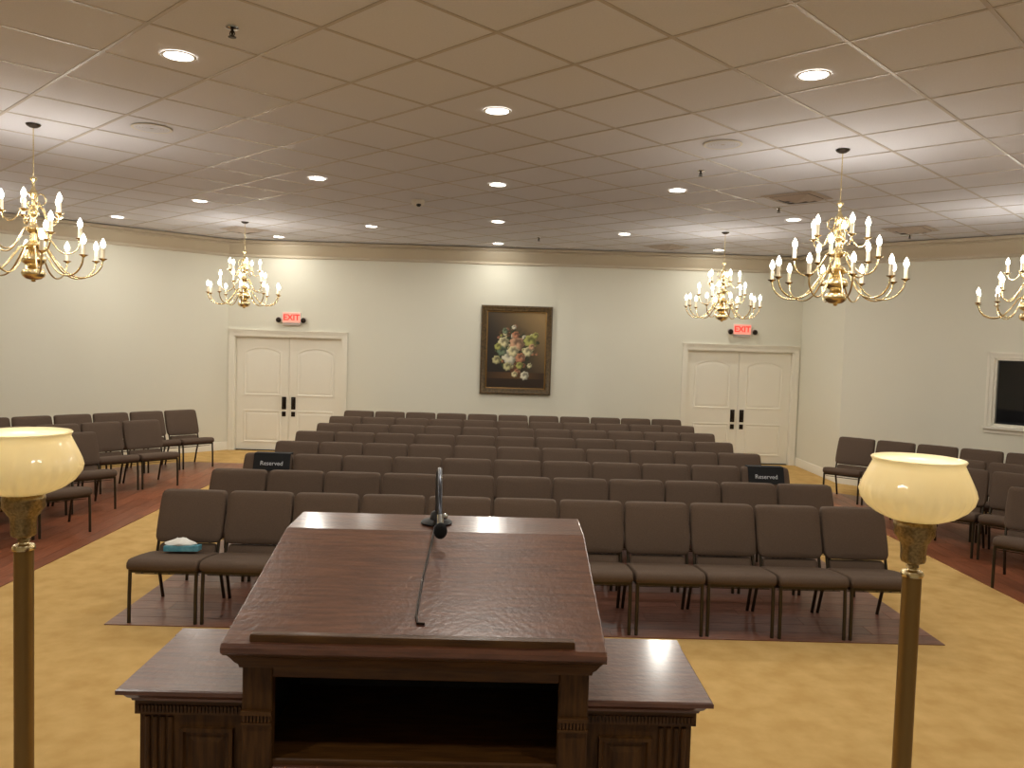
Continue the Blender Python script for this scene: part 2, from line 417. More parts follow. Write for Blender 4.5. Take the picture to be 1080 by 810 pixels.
# ------------------------------------------------------------------ double doors
def door(name, X0, X1, ZT, label):
    t = thing(name, label, None, ((X0 + X1) / 2, YB, 0), kind='structure'); w = (X1 - X0) / 2
    j = MB(); j.box(-w, -w + .02, 0.0, .12, 0, ZT); j.box(w - .02, w, 0.0, .12, 0, ZT); j.box(-w, w, 0.0, .12, ZT - .02, ZT)
    obj('jamb', j, M['trim'], t)
    # casing profile
    for sgn in (-1, 1):
        mb = MB(); a, b = sorted((sgn * (w - .005), sgn * (w + .085)))
        mb.box(a, b, -.018, 0, 0, ZT + .0); a2, b2 = sorted((sgn * (w + .055), sgn * (w + .088))); mb.box(a2, b2, -.028, 0, 0, ZT + .0)
        obj('casing', mb, M['trim'], t)
    mb = MB(); mb.box(-w - .085, w + .085, -.018, 0, ZT, ZT + .085); mb.box(-w - .088, w + .088, -.03, 0, ZT + .06, ZT + .095); mb.box(-w - .095, w + .095, -.045, 0, ZT + .095, ZT + .11)
    obj('head_casing', mb, M['trim'], t)
    lw = w - .022
    for sgn in (-1, 1):
        x0, x1 = (-lw, -.002) if sgn < 0 else (.002, lw)
        lf = obj('door_leaf', bevel_box(x0, x1, .080, .118, .008, ZT - .022, .003, 1), M['door'], t)
        cx = (x0 + x1) / 2; hw = (x1 - x0) / 2 - .135
        # arched upper panel, outline raised moulding + panel field
        def arch(h0, h1, hw_, rise):
            pts = [(cx - hw_, h0), (cx + hw_, h0), (cx + hw_, h1)]
            for i in range(1, 12):
                a = math.pi * i / 12; xx = hw_ * math.cos(a)
                pts.append((cx + xx, h1 + rise * math.sin(a) ** 1.3))
            pts.append((cx - hw_, h1)); return pts
        for (h0, h1, rise) in ((1.00, 1.80, .10), (.14, .74, 0)):
            o_ = arch(h0, h1, hw, rise) if rise else [(cx - hw, h0), (cx + hw, h0), (cx + hw, h1), (cx - hw, h1)]
            pm = MB()
            # moulding ring
            def off(poly, d):
                c = (sum(p[0] for p in poly) / len(poly), sum(p[1] for p in poly) / len(poly)); out = []
                for p in poly:
                    out.append((p[0] - math.copysign(d, p[0] - c[0]) if abs(p[0] - c[0]) > .25 * hw else p[0] - d * (p[0] - c[0]) / hw, p[1] - math.copysign(d, p[1] - c[1])))
                return out
            i1 = off(o_, .022); i2 = off(o_, .04); i3 = off(o_, .075)
            P = lambda poly, y: [(p[0], y, p[1]) for p in poly]
            pm.rings([P(o_, .0805), P(o_, .072), P(i1, .069), P(i2, .0785), P(i2, .0795), P(i3, .073)], cap0=False)
            obj('panel', pm, M['door'], lf)
        hx = sgn * .085
        hp = obj('push_plate', bevel_box(hx - .04, hx + .04, .073, .081, .76, .99, .004), M['dark_bronze'], lf)
        obj('handle', MB().tube([(hx, .075, .80), (hx, .035, .81), (hx, .025, .83), (hx, .025, .93), (hx, .035, .95), (hx, .075, .96)], .012), M['dark_bronze'], lf, smooth=40)
        obj('lock_plate', bevel_box(hx - .036, hx + .036, .069, .081, .63, .72, .006), M['dark_bronze'], lf)
    return t
door('door_1', *D1, 'cream panelled double door under the exit sign on the left')
door('door_2', *D2, 'cream panelled double door under the exit sign on the right')
# dark vestibule backing behind the doors is the wall itself: close the openings
for nm, D in (('door_backing', D1), ('door_backing', D2)):
    pass

# ------------------------------------------------------------------ window in the right angled wall
dW = Vector((1, -1)) / s2; nW = Vector((1, 1)) / s2
def wpos(s, out, z): return (cR[0] + dW.x * s + nW.x * out, cR[1] + dW.y * s + nW.y * out, z)
wt = thing('window_1', 'dark booth window with cream frame in the right wall', None, wpos((WS0 + WS1) / 2, 0, WZ0), R(-45), kind='structure')
ww = (WS1 - WS0) / 2; wh = WZ1 - WZ0
def wbox(*a): return MB().box(*a)
fr = MB()
for sg in (-1, 1):
    a, b = sorted((sg * (ww - .0), sg * (ww + .075))); fr.box(a, b, -.02, 0, 0, wh + .075)
    a, b = sorted((sg * (ww + .05), sg * (ww + .085))); fr.box(a, b, -.032, 0, 0, wh + .085)
    a, b = sorted((sg * (ww - .035), sg * ww)); fr.box(a, b, .0, .1, 0, wh)
fr.box(-ww, ww, -.02, 0, wh, wh + .075); fr.box(-ww - .085, ww + .085, -.032, 0, wh + .05, wh + .085)
fr.box(-ww, ww, 0, .1, wh - .03, wh); fr.box(-ww, ww, 0, .1, 0, .03)
obj('window_frame', fr, M['trim'], wt)
obj('window_sill', bevel_box(-ww - .10, ww + .10, -.06, .02, -.045, -.005, .006), M['trim'], wt)
obj('window_apron', MB().box(-ww - .085, ww + .085, -.02, 0, -.10, -.045), M['trim'], wt)
obj('pane', MB().box(-ww + .035, ww - .035, .05, .056, .03, wh - .03), M['pane'], wt)
bo = MB(); bo.box(-ww - .4, ww + .4, 1.5, 1.55, -.9, wh + .6); bo.box(-ww - .45, -ww - .4, .13, 1.55, -.9, wh + .6); bo.box(ww + .4, ww + .45, .13, 1.55, -.9, wh + .6)
bo.box(-ww - .4, ww + .4, .13, 1.5, -.95, -.9); bo.box(-ww - .4, ww + .4, .13, 1.5, wh + .6, wh + .65)
obj('booth_interior', bo, M['booth'], wt)
mo = MB(); mo.box(-.62, -.22, .62, .66, .22, .50); mo.box(-.45, -.39, .62, .68, .02, .23); mo.box(-.55, -.29, .55, .75, 0, .02); obj('booth_monitor', mo, M['rubber'], wt)
obj('booth_desk', MB().box(-ww - .38, ww + .38, .45, 1.0, -.03, 0), M['booth'], wt)
point(wt, (.3, 1.2, wh + .4), 5.0, .05)  # added lamp with no fixture, brightens the booth behind the pane

# ------------------------------------------------------------------ chairs
CHW = 0.526
def chair_parts():
    P = []
    tilt = lambda p: (p[0], p[1], p[2] - .055 * max(0.0, (p[1] + .26) / .47))
    # seat: side profile (y,z) lofted across x with rounded ends
    prof = [(-.285, .395), (-.295, .42), (-.288, .445), (-.262, .463), (-.22, .470), (-.05, .474), (.12, .470), (.20, .462), (.212, .44), (.205, .405), (.17, .385), (-.24, .383)]
    cy = sum(p[0] for p in prof) / len(prof); cz = .43; rr = []
    for (x, s) in ((-.252, .80), (-.249, .90), (-.240, .96), (-.215, 1.0), (0, 1.015), (.215, 1.0), (.240, .96), (.249, .90), (.252, .80)):
        rr.append([(x, cy + (p[0] - cy) * (1 - (1 - s) * .35), cz + (p[1] - cz) * s) for p in prof])
    P.append(('seat', MB().rings(rr).xf(tilt).mesh('seat', M['fabric'], 50), None))
    P.append(('seat_pan', MB().box(-.235, .235, -.255, .19, .366, .386).xf(tilt).mesh('seat_pan', M['frame']), None))
    # back: outline in x,h then leaned back
    lean = lambda p: (p[0], .222 + p[1] + (p[2] - .5) * .36, p[2])
    out = [(-.19, .474), (-.222, .477), (-.241, .488), (-.252, .512), (-.256, .56), (-.2565, .64), (-.2555, .72), (-.253, .79), (-.249, .832), (-.241, .849), (-.224, .856), (-.19, .858), (0, .859)]
    full = out + [(-x, h) for (x, h) in reversed(out[:-1])] + [(0.0, .472)]
    bk = MB().slab(full, 'y', [(.066, .022), (.062, .008), (.052, 0), (.008, 0), (-.004, .005), (-.010, .014), (-.016, .06)]).xf(lean)
    P.append(('backrest', bk.mesh('backrest', M['fabric'], 50), None))
    lo = rrect(-.215, .215, .352, .462, .02, 3)
    lb = MB().slab(lo, 'y', [(.056, .012), (.050, 0), (.016, 0), (.010, .006), (.006, .02)]).xf(lean)
    P.append(('lumbar_panel', lb.mesh('lumbar_panel', M['fabric'], 50), None))
    for sg in (-1, 1):
        P.append(('leg', MB().tube([(sg * .238, -.262, .0), (sg * .238, -.258, .20), (sg * .238, -.245, .385)], .0135, 8).mesh('leg', M['frame'], 50), None))
        P.append(('leg', MB().tube([(sg * .242, .350, .0), (sg * .240, .285, .19), (sg * .236, .215, .345)], .0135, 8).mesh('leg', M['frame'], 50), None))
        P.append(('back_upright', MB().tube([(sg * .233, .200, .335), (sg * .233, .215, .40), (sg * .233, .250, .50), (sg * .233, .285, .60)], .012, 8).mesh('back_upright', M['frame'], 50), None))
        P.append(('side_rail', MB().tube([(sg * .236, -.25, .372), (sg * .236, .215, .372)], .0105, 8).xf(tilt).mesh('side_rail', M['frame'], 50), None))
    rk = MB()
    for k in range(5): rk.tube([(-.2 + .1 * k, -.17, .335), (-.2 + .1 * k, .20, .275)], .003, 5)
    rk.tube([(-.236, -.17, .335), (.236, -.17, .335)], .0035, 5); rk.tube([(-.238, .20, .275), (.238, .20, .275)], .0035, 5)
    P.append(('book_rack', rk.mesh('book_rack', M['frame']), None))
    return P
CP = chair_parts()
LEGPOS = None
def chair(label, loc, rz, group):
    t = thing('padded_chair', label, 'chair', loc, rz, group)
    for (nm, me, _) in CP: link_obj(nm, me, t)
    return t
X0 = -2.665 + CHW / 2
ROW0, ROWD = 6.11, 1.060
def ordn(i, n): return 'front' if i == 0 else ('back' if i == n - 1 else ORD[i])
ROWX = [0, .012, -.022, .018, -.01, .026, -.018, .008]
for r in range(8):
    for c in range(11):
        rowtxt = 'front row' if r == 0 else ('back row' if r == 7 else ORD[r] + ' row')
        coltxt = 'leftmost' if c == 0 else ('rightmost' if c == 10 else ORD[c] + ' from left')
        z = 0.0066
        chair(f'brown padded chair, {coltxt} in the {rowtxt} of the centre block', (X0 + CHW * c + ROWX[r], ROW0 + ROWD * r + random.uniform(-.006, .006), z), R(random.uniform(-.5, .5)), 'chairs in the centre block')
# left angled block: rows run along (-1,-1)/sqrt2, chairs face (1,-1)/sqrt2
def angled(start, ang, n, rowname, side, group, zz=0.0066):
    """start = top corner of the chair back nearest the aisle (aisle end), ang = direction of the row away from the aisle (deg)"""
    d = Vector((math.cos(R(ang)), math.sin(R(ang))))
    face = Vector((d.y, -d.x)) if side == 'right' else Vector((-d.y, d.x))      # facing direction towards the lectern
    rz = math.atan2(face.y, face.x) + math.pi / 2                               # local -Y -> face
    for i in range(n):
        c = Vector(start) + d * (.536 * (i + .5)) + face * .345
        coltxt = 'at the aisle end' if i == 0 else (ORD[i] + ' from the aisle')
        chair(f'brown padded chair in the {side} block, {rowname}, {coltxt}', (c.x, c.y, zz), rz + R(random.uniform(-.3, .3)), group)
k = 1.075
LROWS = [((-4.93, 12.38 * k), 7, 'wall-side row'), ((-4.82, 10.82 * k), 5, 'second row from the wall'), ((-4.93, 9.35 * k), 4, 'third row from the wall'), ((-4.66, 8.30 * k), 4, 'fourth row from the wall')]
for s_, n_, nm_ in LROWS: angled(s_, 180 + 46.5, n_, nm_, 'left', 'chairs in the left angled block')
RROWS = [((5.01, 11.1 * k), 6, 'wall-side row'), ((4.98, 9.50 * k), 5, 'second row from the wall'), ((4.97, 8.48 * k), 4, 'third row from the wall'), ((4.92, 7.22 * k), 3, 'fourth row from the wall')]
for s_, n_, nm_ in RROWS: angled(s_, -41, n_, nm_, 'right', 'chairs in the right angled block')

def lettering(text, size, m, parent, loc, rx, extrude=.001, offset=0.0):
    cu = bpy.data.curves.new('lettering', 'FONT'); cu.body = text; cu.size = size; cu.align_x = 'CENTER'; cu.align_y = 'CENTER'; cu.extrude = extrude; cu.offset = offset
    tmp = bpy.data.objects.new('tmp_text', cu); COL.objects.link(tmp)
    me = bpy.data.meshes.new_from_object(tmp.evaluated_get(bpy.context.evaluated_depsgraph_get())); bpy.data.objects.remove(tmp); bpy.data.curves.remove(cu)
    me.materials.clear(); me.materials.append(m)
    o = link_obj('lettering', me, parent, loc); o.rotation_euler = (rx, 0, 0); return o
# ------------------------------------------------------------------ reserved signs over two chair backs
def reserved(cx, y, label):
    t = thing('reserved_sign', label, 'sign', (cx, y, 0), group='reserved signs')
    zt = .868
    lean = lambda p: (p[0], .222 + p[1] + (p[2] - .5) * .36, p[2])
    fpanel = MB()
    for (yy0, yy1, z0, z1) in ((-.030, -.022, .70, zt), (.072, .080, .74, zt)):
        fpanel.box(-.19, .19, yy0, yy1, z0, z1)
    fpanel.box(-.19, .19, -.030, .080, zt - .004, zt + .006)
    obj('cloth_cover', fpanel.xf(lean), M['black_cloth'], t)
    z = .772; lettering('Reserved', .064, M['letter_white'], t, (0, .222 - .034 + (z - .5) * .36, z), R(90) - math.atan(.36), .0008)
RY = ROW0 + ROWD * 2
reserved(X0 + .03, RY, 'black reserved sign draped over the leftmost chair back of the third row')
reserved(X0 + CHW * 10 - .02, RY, 'black reserved sign draped over the rightmost chair back of the third row')

# ------------------------------------------------------------------ tissue box on the front row
t = thing('tissue_box', 'teal tissue box with white tissue on the leftmost front row chair', 'tissue box', (-2.375, 6.15, .4615), R(6)); t.rotation_euler = (R(-6.7), 0, R(5))
obj('carton', bevel_box(-.125, .125, -.06, .06, 0, .042, .004), M['teal'], t)
ts = MB(); rr = []
for (s, z) in ((1.0, .0422), (1.14, .050), (1.06, .060), (.72, .076), (.34, .092)):
    rr.append([(-.012 + .098 * s * math.cos(a) * (1 + .16 * math.sin(3 * a + z * 60)), .05 * s * math.sin(a) * (1 + .2 * math.cos(4 * a)), z + .007 * math.sin(5 * a + s * 3) * (1 if z > .045 else 0)) for a in [2 * math.pi * i / 22 for i in range(22)]])
obj('tissue', ts.rings(rr), M['tissue'], t, smooth=70)

# ------------------------------------------------------------------ lectern
LX = -0.165; LB = (LX, 2.04, PZ)
lec = thing('lectern', 'dark oak lectern with sloped top, open shelf and lower side wings', 'lectern', LB)
def lobj(name, mb, m, parent=None, smooth=None): return obj(name, mb.shift((-LB[0], -LB[1], -LB[2])), m, parent or lec, smooth)
hw = .408
top = MB().prism([(1.690, 1.446), (1.684, 1.450), (1.684, 1.462), (1.692, 1.469), (2.213, 1.595), (2.395, 1.600), (2.403, 1.594), (2.403, 1.578), (2.395, 1.570), (2.213, 1.565)], 'x', LX - hw, LX + hw)
tp = lobj('sloped_top', top, M['oak']); bv = tp.modifiers.new('edge', 'BEVEL'); bv.width = .004; bv.segments = 2; bv.limit_method = 'ANGLE'; bv.angle_limit = R(50)
stop = bevel_box(LX - .35, LX + .34, 1.698, 1.722, 1.458, 1.487, .005); lobj('book_stop', stop, M['oak_edge'])
BW2 = .378; FY = 1.745
co = sweep([(-.02, 1.398), (.005, 1.398), (.007, 1.406), (.013, 1.412), (.020, 1.424), (.026, 1.432), (.033, 1.435), (.033, 1.447), (-.02, 1.447)], [(LX - BW2, FY + .07), (LX - BW2, FY), (LX + BW2, FY), (LX + BW2, FY + .07)])
lobj('cornice', co, M['oak_edge'], smooth=35)
sd = MB()
for sg in (-1, 1):
    a, b = sorted((LX + sg * (BW2 - .025), LX + sg * BW2))
    s_ = MB().prism([(FY + .03, PZ), (FY + .03, 1.435), (2.213, 1.560), (2.365, 1.566), (2.365, PZ)], 'x', a, b); lobj('side_panel', s_, M['oak_v'])
    a, b = sorted((LX + sg * (BW2 - .065), LX + sg * BW2)); lobj('stile', bevel_box(a, b, FY, FY + .03, PZ + .08, 1.40, .003, 1), M['oak_v'])
lobj('apron', bevel_box(LX - BW2 + .065, LX + BW2 - .065, FY, FY + .028, 1.375, 1.402, .003, 1), M['oak_edge'])
lobj('shelf', bevel_box(LX - BW2 + .026, LX + BW2 - .026, FY + .008, 2.14, 1.165, 1.190, .003, 1), M['oak_edge'])
lobj('shelf_rail', bevel_box(LX - BW2 + .066, LX + BW2 - .066, FY - .004, FY + .024, 1.138, 1.176, .003, 1), M['oak'])
lobj('cavity_back', MB().box(LX - BW2 + .026, LX + BW2 - .026, 2.14, 2.155, PZ, 1.52), M['oak_shade'])
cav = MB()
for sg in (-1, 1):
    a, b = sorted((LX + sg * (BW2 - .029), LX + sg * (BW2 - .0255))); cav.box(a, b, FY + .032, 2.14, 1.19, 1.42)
lobj('cavity_shade_sheets', cav, M['oak_shade'])  # near-black sheets stand for the shade on the cavity sides
lobj('front_panel', MB().box(LX - BW2 + .025, LX + BW2 - .025, 2.335, 2.365, PZ, 1.56), M['oak_v'])
lobj('lower_shelf', bevel_box(LX - BW2 + .026, LX + BW2 - .026, FY + .008, 2.14, .80, .825, .003, 1), M['oak'])
lobj('plinth', bevel_box(LX - BW2 - .02, LX + BW2 + .02, FY - .02, 2.385, PZ, PZ + .09, .006), M['oak'])
WN, WF, WZ = 1.752, 2.135, 1.337
for sg in (-1, 1):
    def sx(a, b): return sorted((LX + sg * a, LX + sg * b))
    a, b = sx(BW2 + .0005, .656)
    w = obj('side_wing', MB().box(*sx(BW2 + .0005, .618), WN + .040, WF - .03, PZ, 1.29).shift((-LB[0], -LB[1], -LB[2])), M['oak_v'], lec)
    xo, xi, yf = LX + sg * .626, LX + sg * (BW2 + .0005), WN + .030
    pth = [(xo, WF - .024), (xo, yf), (xi, yf)] if sg < 0 else [(xi, yf), (xo, yf), (xo, WF - .024)]
    tb = sweep([(-.02, 1.302), (.004, 1.302), (.006, 1.308), (.012, 1.312), (.018, 1.320), (.022, 1.323), (.030, 1.325), (.030, WZ - .003), (.027, WZ), (-.02, WZ)], pth)
    tb.box(*sx(BW2 + .0005, .610), yf + .012, WF, 1.312, WZ - .0002)
    tb.box(*sx(.600, .656), yf + .3, WF, 1.312, WZ - .0004)
    lobj('wing_top', tb, M['oak'], w, 35)
    a2, b2 = sx(BW2 - .066, .628); bd = MB()
    bd.box(*sx(BW2 + .0005, .626), WN + .030, WF - .024, 1.270, 1.304)
    lobj('frieze', bd, M['oak_edge'], w)
    dn = MB(); n = 30
    for i in range(n):
        xa = BW2 + .004 + (.626 - BW2 - .008) * i / n; dn.box(*sx(xa, xa + .0052), WN + .025, WN + .0295, 1.276, 1.292)
    dn.box(*sx(BW2 - .066, BW2), FY - .008, FY, 1.270, 1.276); dn.box(*sx(BW2 - .066, BW2), FY - .008, FY, 1.292, 1.302)
    for i in range(8):
        xa = BW2 - .063 + .0077 * i; dn.box(*sx(xa, xa + .0048), FY - .006, FY - .0005, 1.2765, 1.2915)
    tag(lobj('dentil_band', dn, M['oak_edge'], w), kind='stuff')
    for i in range(4):
        x_ = LX + sg * (.550 + .017 * i)
        lobj('flute', MB().tube([(x_, WN + .040, PZ + .12), (x_, WN + .040, 1.262)], .0066, 8), M['oak_v'], w, 50)
    x0_, x1_ = sx(BW2 + .03, .53)
    fr_ = lambda i_, y_: [(x0_ + i_, y_, .62 + i_), (x1_ - i_, y_, .62 + i_), (x1_ - i_, y_, 1.24 - i_), (x0_ + i_, y_, 1.24 - i_)]
    pm = MB().rings([fr_(0, WN + .0405), fr_(.002, WN + .031), fr_(.010, WN + .031), fr_(.014, WN + .0395), fr_(.020, WN + .0402), fr_(.035, WN + .034)], cap0=False)
    lobj('panel_moulding', pm, M['oak_v'], w)
    lobj('wing_plinth', bevel_box(*sx(BW2 + .021, .64), WN + .02, WF - .01, PZ, PZ + .09, .006), M['oak'], w)

# microphone with cable on the lectern
mb0 = (-.17, 2.30, 1.5985)
mic = thing('gooseneck_microphone', 'black gooseneck microphone curving over the lectern top', 'microphone', mb0)
obj('base', MB().lathe([(.044, 0), (.045, .003), (.040, .008), (.020, .012), (.016, .030), (.011, .034)], 24), M['rubber'], mic, 40)
neck = []
for i in range(25):
    t_ = i / 24
    if t_ < .42: q = t_ / .42; neck.append((.001 * q, -.004 * q, .03 + .112 * q))
    else:
        q = (t_ - .42) / .58; a = q * math.pi * .86; neck.append((.001 + .022 * q, -.004 - .092 * (1 - math.cos(a)), .142 + .035 * math.sin(a) - .115 * q ** 2.2))
obj('gooseneck', MB().tube(neck, .006, 10), M['gunmetal'], mic, 50)
e = Vector(neck[-1]); d_ = (e - Vector(neck[-3])).normalized()
obj('capsule_collar', MB().tube([e - d_ * .02, e + d_ * .012], .0085, 12), M['chrome'], mic, 50)
bm_ = bmesh.new(); bmesh.ops.create_uvsphere(bm_, u_segments=16, v_segments=10, radius=.018)
mm = MB().add([v.co[:] for v in bm_.verts], [[v.index for v in f.verts] for f in bm_.faces]); bm_.free()
mm.xf(lambda p: (p[0], p[1], p[2] * 1.2)).shift(e + d_ * .022); obj('windscreen', mm, M['foam'], mic, 60)
bm_ = bmesh.new(); bmesh.ops.create_uvsphere(bm_, u_segments=12, v_segments=8, radius=.009)
mm = MB().add([v.co[:] for v in bm_.verts], [[v.index for v in f.verts] for f in bm_.faces]).shift((.024, -.012, .022)); bm_.free(); obj('switch_knob', mm, M['chrome'], mic, 60)
def topz(y): return 1.469 + (y - 1.692) * (1.595 - 1.469) / (2.213 - 1.692) if y < 2.213 else 1.5975
cb = [(-.172 + .003 * math.sin(y * 9) , y, topz(y) + .0035) for y in [2.25 - .025 * i for i in range(19)]] + [(-.168, 1.775, topz(1.775) + .0035), (-.152, 1.773, topz(1.773) + .0035)]
tag(obj('microphone_cable', MB().tube(cb, .003, 6), M['dark_bronze'], smooth=60), 'thin dark microphone cable lying down the lectern slope', 'cable')

# ------------------------------------------------------------------ floor lamps
def floor_lamp(x, y, label):
    t = thing('floor_lamp', label, 'lamp', (x, y, 0), group='torchere lamps beside the lectern')
    obj('base', MB().lathe([(.16, 0), (.165, .012), (.15, .03), (.10, .045), (.05, .07), (.032, .10), (.028, .13)], 32), M['antique'], t, 40)
    obj('pole', MB().lathe([(.0285, .12), (.0285, .6), (.0285, 1.418)], 24), M['pole'], t, 50)
    obj('pole_cap', MB().lathe([(.027, 1.416), (.0325, 1.420), (.034, 1.428), (.030, 1.436), (.016, 1.440), (.014, 1.446)], 24), M['brass'], t, 40)
    nk = MB().lathe([(.014, 1.444), (.019, 1.450), (.017, 1.456), (.022, 1.460), (.034, 1.466), (.037, 1.474), (.036, 1.500), (.039, 1.522), (.041, 1.528), (.046, 1.532), (.049, 1.542), (.056, 1.550), (.060, 1.560), (.059, 1.572), (.062, 1.580), (.060, 1.592), (.045, 1.602)], 36,
                    flute=lambda a, z: .05 * math.sin(10 * a) * math.cos((z - 1.5) * 60) if 1.465 < z < 1.59 else 0)
    obj('neck', nk, M['antique'], t, 50)
    prof = [(.92 * r_, z_) for r_, z_ in ((.050, 1.596), (.085, 1.602), (.125, 1.618), (.155, 1.640), (.174, 1.664), (.181, 1.685), (.177, 1.706), (.165, 1.735), (.150, 1.765), (.143, 1.779), (.147, 1.787), (.150, 1.791))]
    fl = lambda a, z: .034 * math.sin(26 * a + 18 * (z - 1.6)) * max(0, 1 - abs(z - 1.655) / .07)
    outer = prof; inner = [(max(r - .005, .02), z + (.004 if i == 0 else 0)) for i, (r, z) in enumerate(prof)]
    sh = MB().lathe(outer + [(.135, 1.794)] + inner[::-1], 90, flute=fl, cap0=False, cap1=False)
    obj('shade', sh, M['shade'], t, 60)
    obj('bulb_holder', MB().lathe([(.02, 1.600), (.02, 1.64), (.014, 1.645)], 16), M['brass'], t, 40)
    obj('bulb', MB().lathe([(.012, 1.645), (.028, 1.668), (.032, 1.69), (.026, 1.71), (.012, 1.722)], 16), M['white_plastic'], t, 60)
    point(t, (0, 0, 1.735), LAMP_W, .03)
    return t
floor_lamp(-1.487, 2.56, 'brass floor lamp with cream glass bowl shade left of the lectern')
floor_lamp(1.315, 2.52, 'brass floor lamp with cream glass bowl shade right of the lectern')

# ------------------------------------------------------------------ chandeliers
def smooth_path(pts, n=6):
    out = []; P = [Vector(p) for p in pts]; P = [P[0] * 2 - P[1]] + P + [P[-1] * 2 - P[-2]]
    for i in range(1, len(P) - 2):
        for j in range(n):
            t_ = j / n; a, b, c, d = P[i-1], P[i], P[i+1], P[i+2]
            out.append(.5 * ((2 * b) + (c - a) * t_ + (2 * a - 5 * b + 4 * c - d) * t_ ** 2 + (3 * b - a - 3 * c + d) * t_ ** 3))
    out.append(P[-2]); return out
ZB = 2.50
BODY = [(.004, 0), (.016, .006), (.012, .016), (.045, .025), (.068, .048), (.074, .075), (.066, .100), (.040, .118), (.028, .128), (.050, .142), (.072, .165), (.078, .195), (.062, .225), (.034, .245), (.030, .262), (.052, .280), (.058, .305), (.040, .330), (.024, .345), (.024, .40), (.046, .42), (.050, .445), (.030, .47), (.020, .49), (.020, .545), (.036, .56), (.038, .585), (.020, .61), (.014, .64), (.014, .70), (.026, .715), (.030, .74), (.018, .765), (.010, .79), (.010, .83), (.024, .845), (.026, .86), (.012, .872)]
body_me = MB().lathe([(r * (1.25 if z < .34 else 1.1), z) for r, z in BODY], 28).mesh('body', M['brass'], 50)
arms = []
def arm_mesh(pts, r=.0075):
    return MB().tube(smooth_path([(p[0], 0, p[1]) for p in pts], 5), r, 7).mesh('arm', M['brass'], 60)
ARM = [(arm_mesh([(.05, .27), (.10, .285), (.16, .20), (.24, .10), (.34, .055), (.44, .075), (.505, .14), (.525, .215)]), .525, .215, 10, 0.10),
       (arm_mesh([(.035, .43), (.075, .445), (.12, .37), (.19, .275), (.26, .255), (.325, .30), (.345, .385)], .0068), .345, .385, 5, 0.35),
       (arm_mesh([(.025, .60), (.05, .635), (.09, .60), (.12, .535), (.165, .495), (.21, .515), (.228, .565)], .0060), .228, .565, 5, 0.95)]
scroll_me = MB().tube(smooth_path([(.020, 0, .70), (.05, 0, .735), (.085, 0, .71), (.085, 0, .66), (.055, 0, .64), (.04, 0, .665)], 5), .005, 6).mesh('scroll', M['brass'], 60)
cup_me = MB().lathe([(.010, -.012), (.016, -.004), (.032, .004), (.036, .010), (.030, .008), (.014, .006), (.014, .018)], 14).mesh('drip_cup', M['brass'], 50)
cand_me = MB().lathe([(.0155, .010), (.0155, .098), (.010, .100)], 12).mesh('candle_sleeve', M['candle'], 50)
bulb_me = MB().lathe([(.008, .099), (.017, .112), (.0215, .130), (.017, .150), (.009, .168), (.002, .182)], 12).mesh('bulb', M['bulb'], 60)
link_me = MB().tube([(.009 * math.cos(a), 0, .014 * math.sin(a)) for a in [2 * math.pi * i / 12 for i in range(13)]], .0022, 5).mesh('chain_link', M['brass'], 60)
def chandelier(x, y, label, rot=0.0, hook=True):
    t = thing('chandelier', label, 'chandelier', (x, y, ZB), R(rot), 'brass candle chandeliers')
    link_obj('body', body_me, t)
    zc = CZ - ZB
    cm = MB().lathe([(.006, zc - .032), (.03, zc - .026), (.052, zc - .012), (.058, zc - .0005)], 24); obj('ceiling_canopy', cm, M['dark_bronze'], t, 40)
    rod = MB().tube([(0, 0, .868), (0, 0, zc - .031)], .0045, 8); obj('rod', rod, M['brass'], t, 50)
    for k_ in range(5): 
        s_ = link_obj('scroll', scroll_me, t); s_.rotation_euler = (0, 0, 2 * math.pi * k_ / 5 + .3)
    for (me, rr_, zz, n, ph) in ARM:
        for i in range(n):
            a = link_obj('arm', me, t); a.rotation_euler = (0, 0, ph + 2 * math.pi * i / n)
            for (nm, m_) in (('drip_cup', cup_me), ('candle_sleeve', cand_me), ('bulb', bulb_me)):
                link_obj(nm, m_, a, (rr_, 0, zz))
    for (rad, zz, n, wt_) in ((.525, .215 + .13, 5, .5), (.30, .52, 3, .5)):
        for i in range(n):
            a = 2 * math.pi * (i + .5) / n; point(t, (rad * math.cos(a), rad * math.sin(a), zz + .03), CHAND_W * wt_ / n, .03)
    return t
chandelier(-3.93, 6.91, 'brass candle chandelier hanging nearest on the left', 12)
chandelier(2.80, 6.86, 'brass candle chandelier hanging nearest on the right', 3)
chandelier(-3.91, 12.43, 'brass candle chandelier hanging in front of the left double door', 25)
chandelier(3.21, 11.92, 'brass candle chandelier hanging in front of the right double door', 9)
chandelier(5.96, 9.20, 'brass candle chandelier cut by the right edge, before the dark window', 17)
chandelier(-7.2, 9.9, 'brass candle chandelier added beyond the left edge of view', 17)  # unseen chandelier, added to even out the lighting

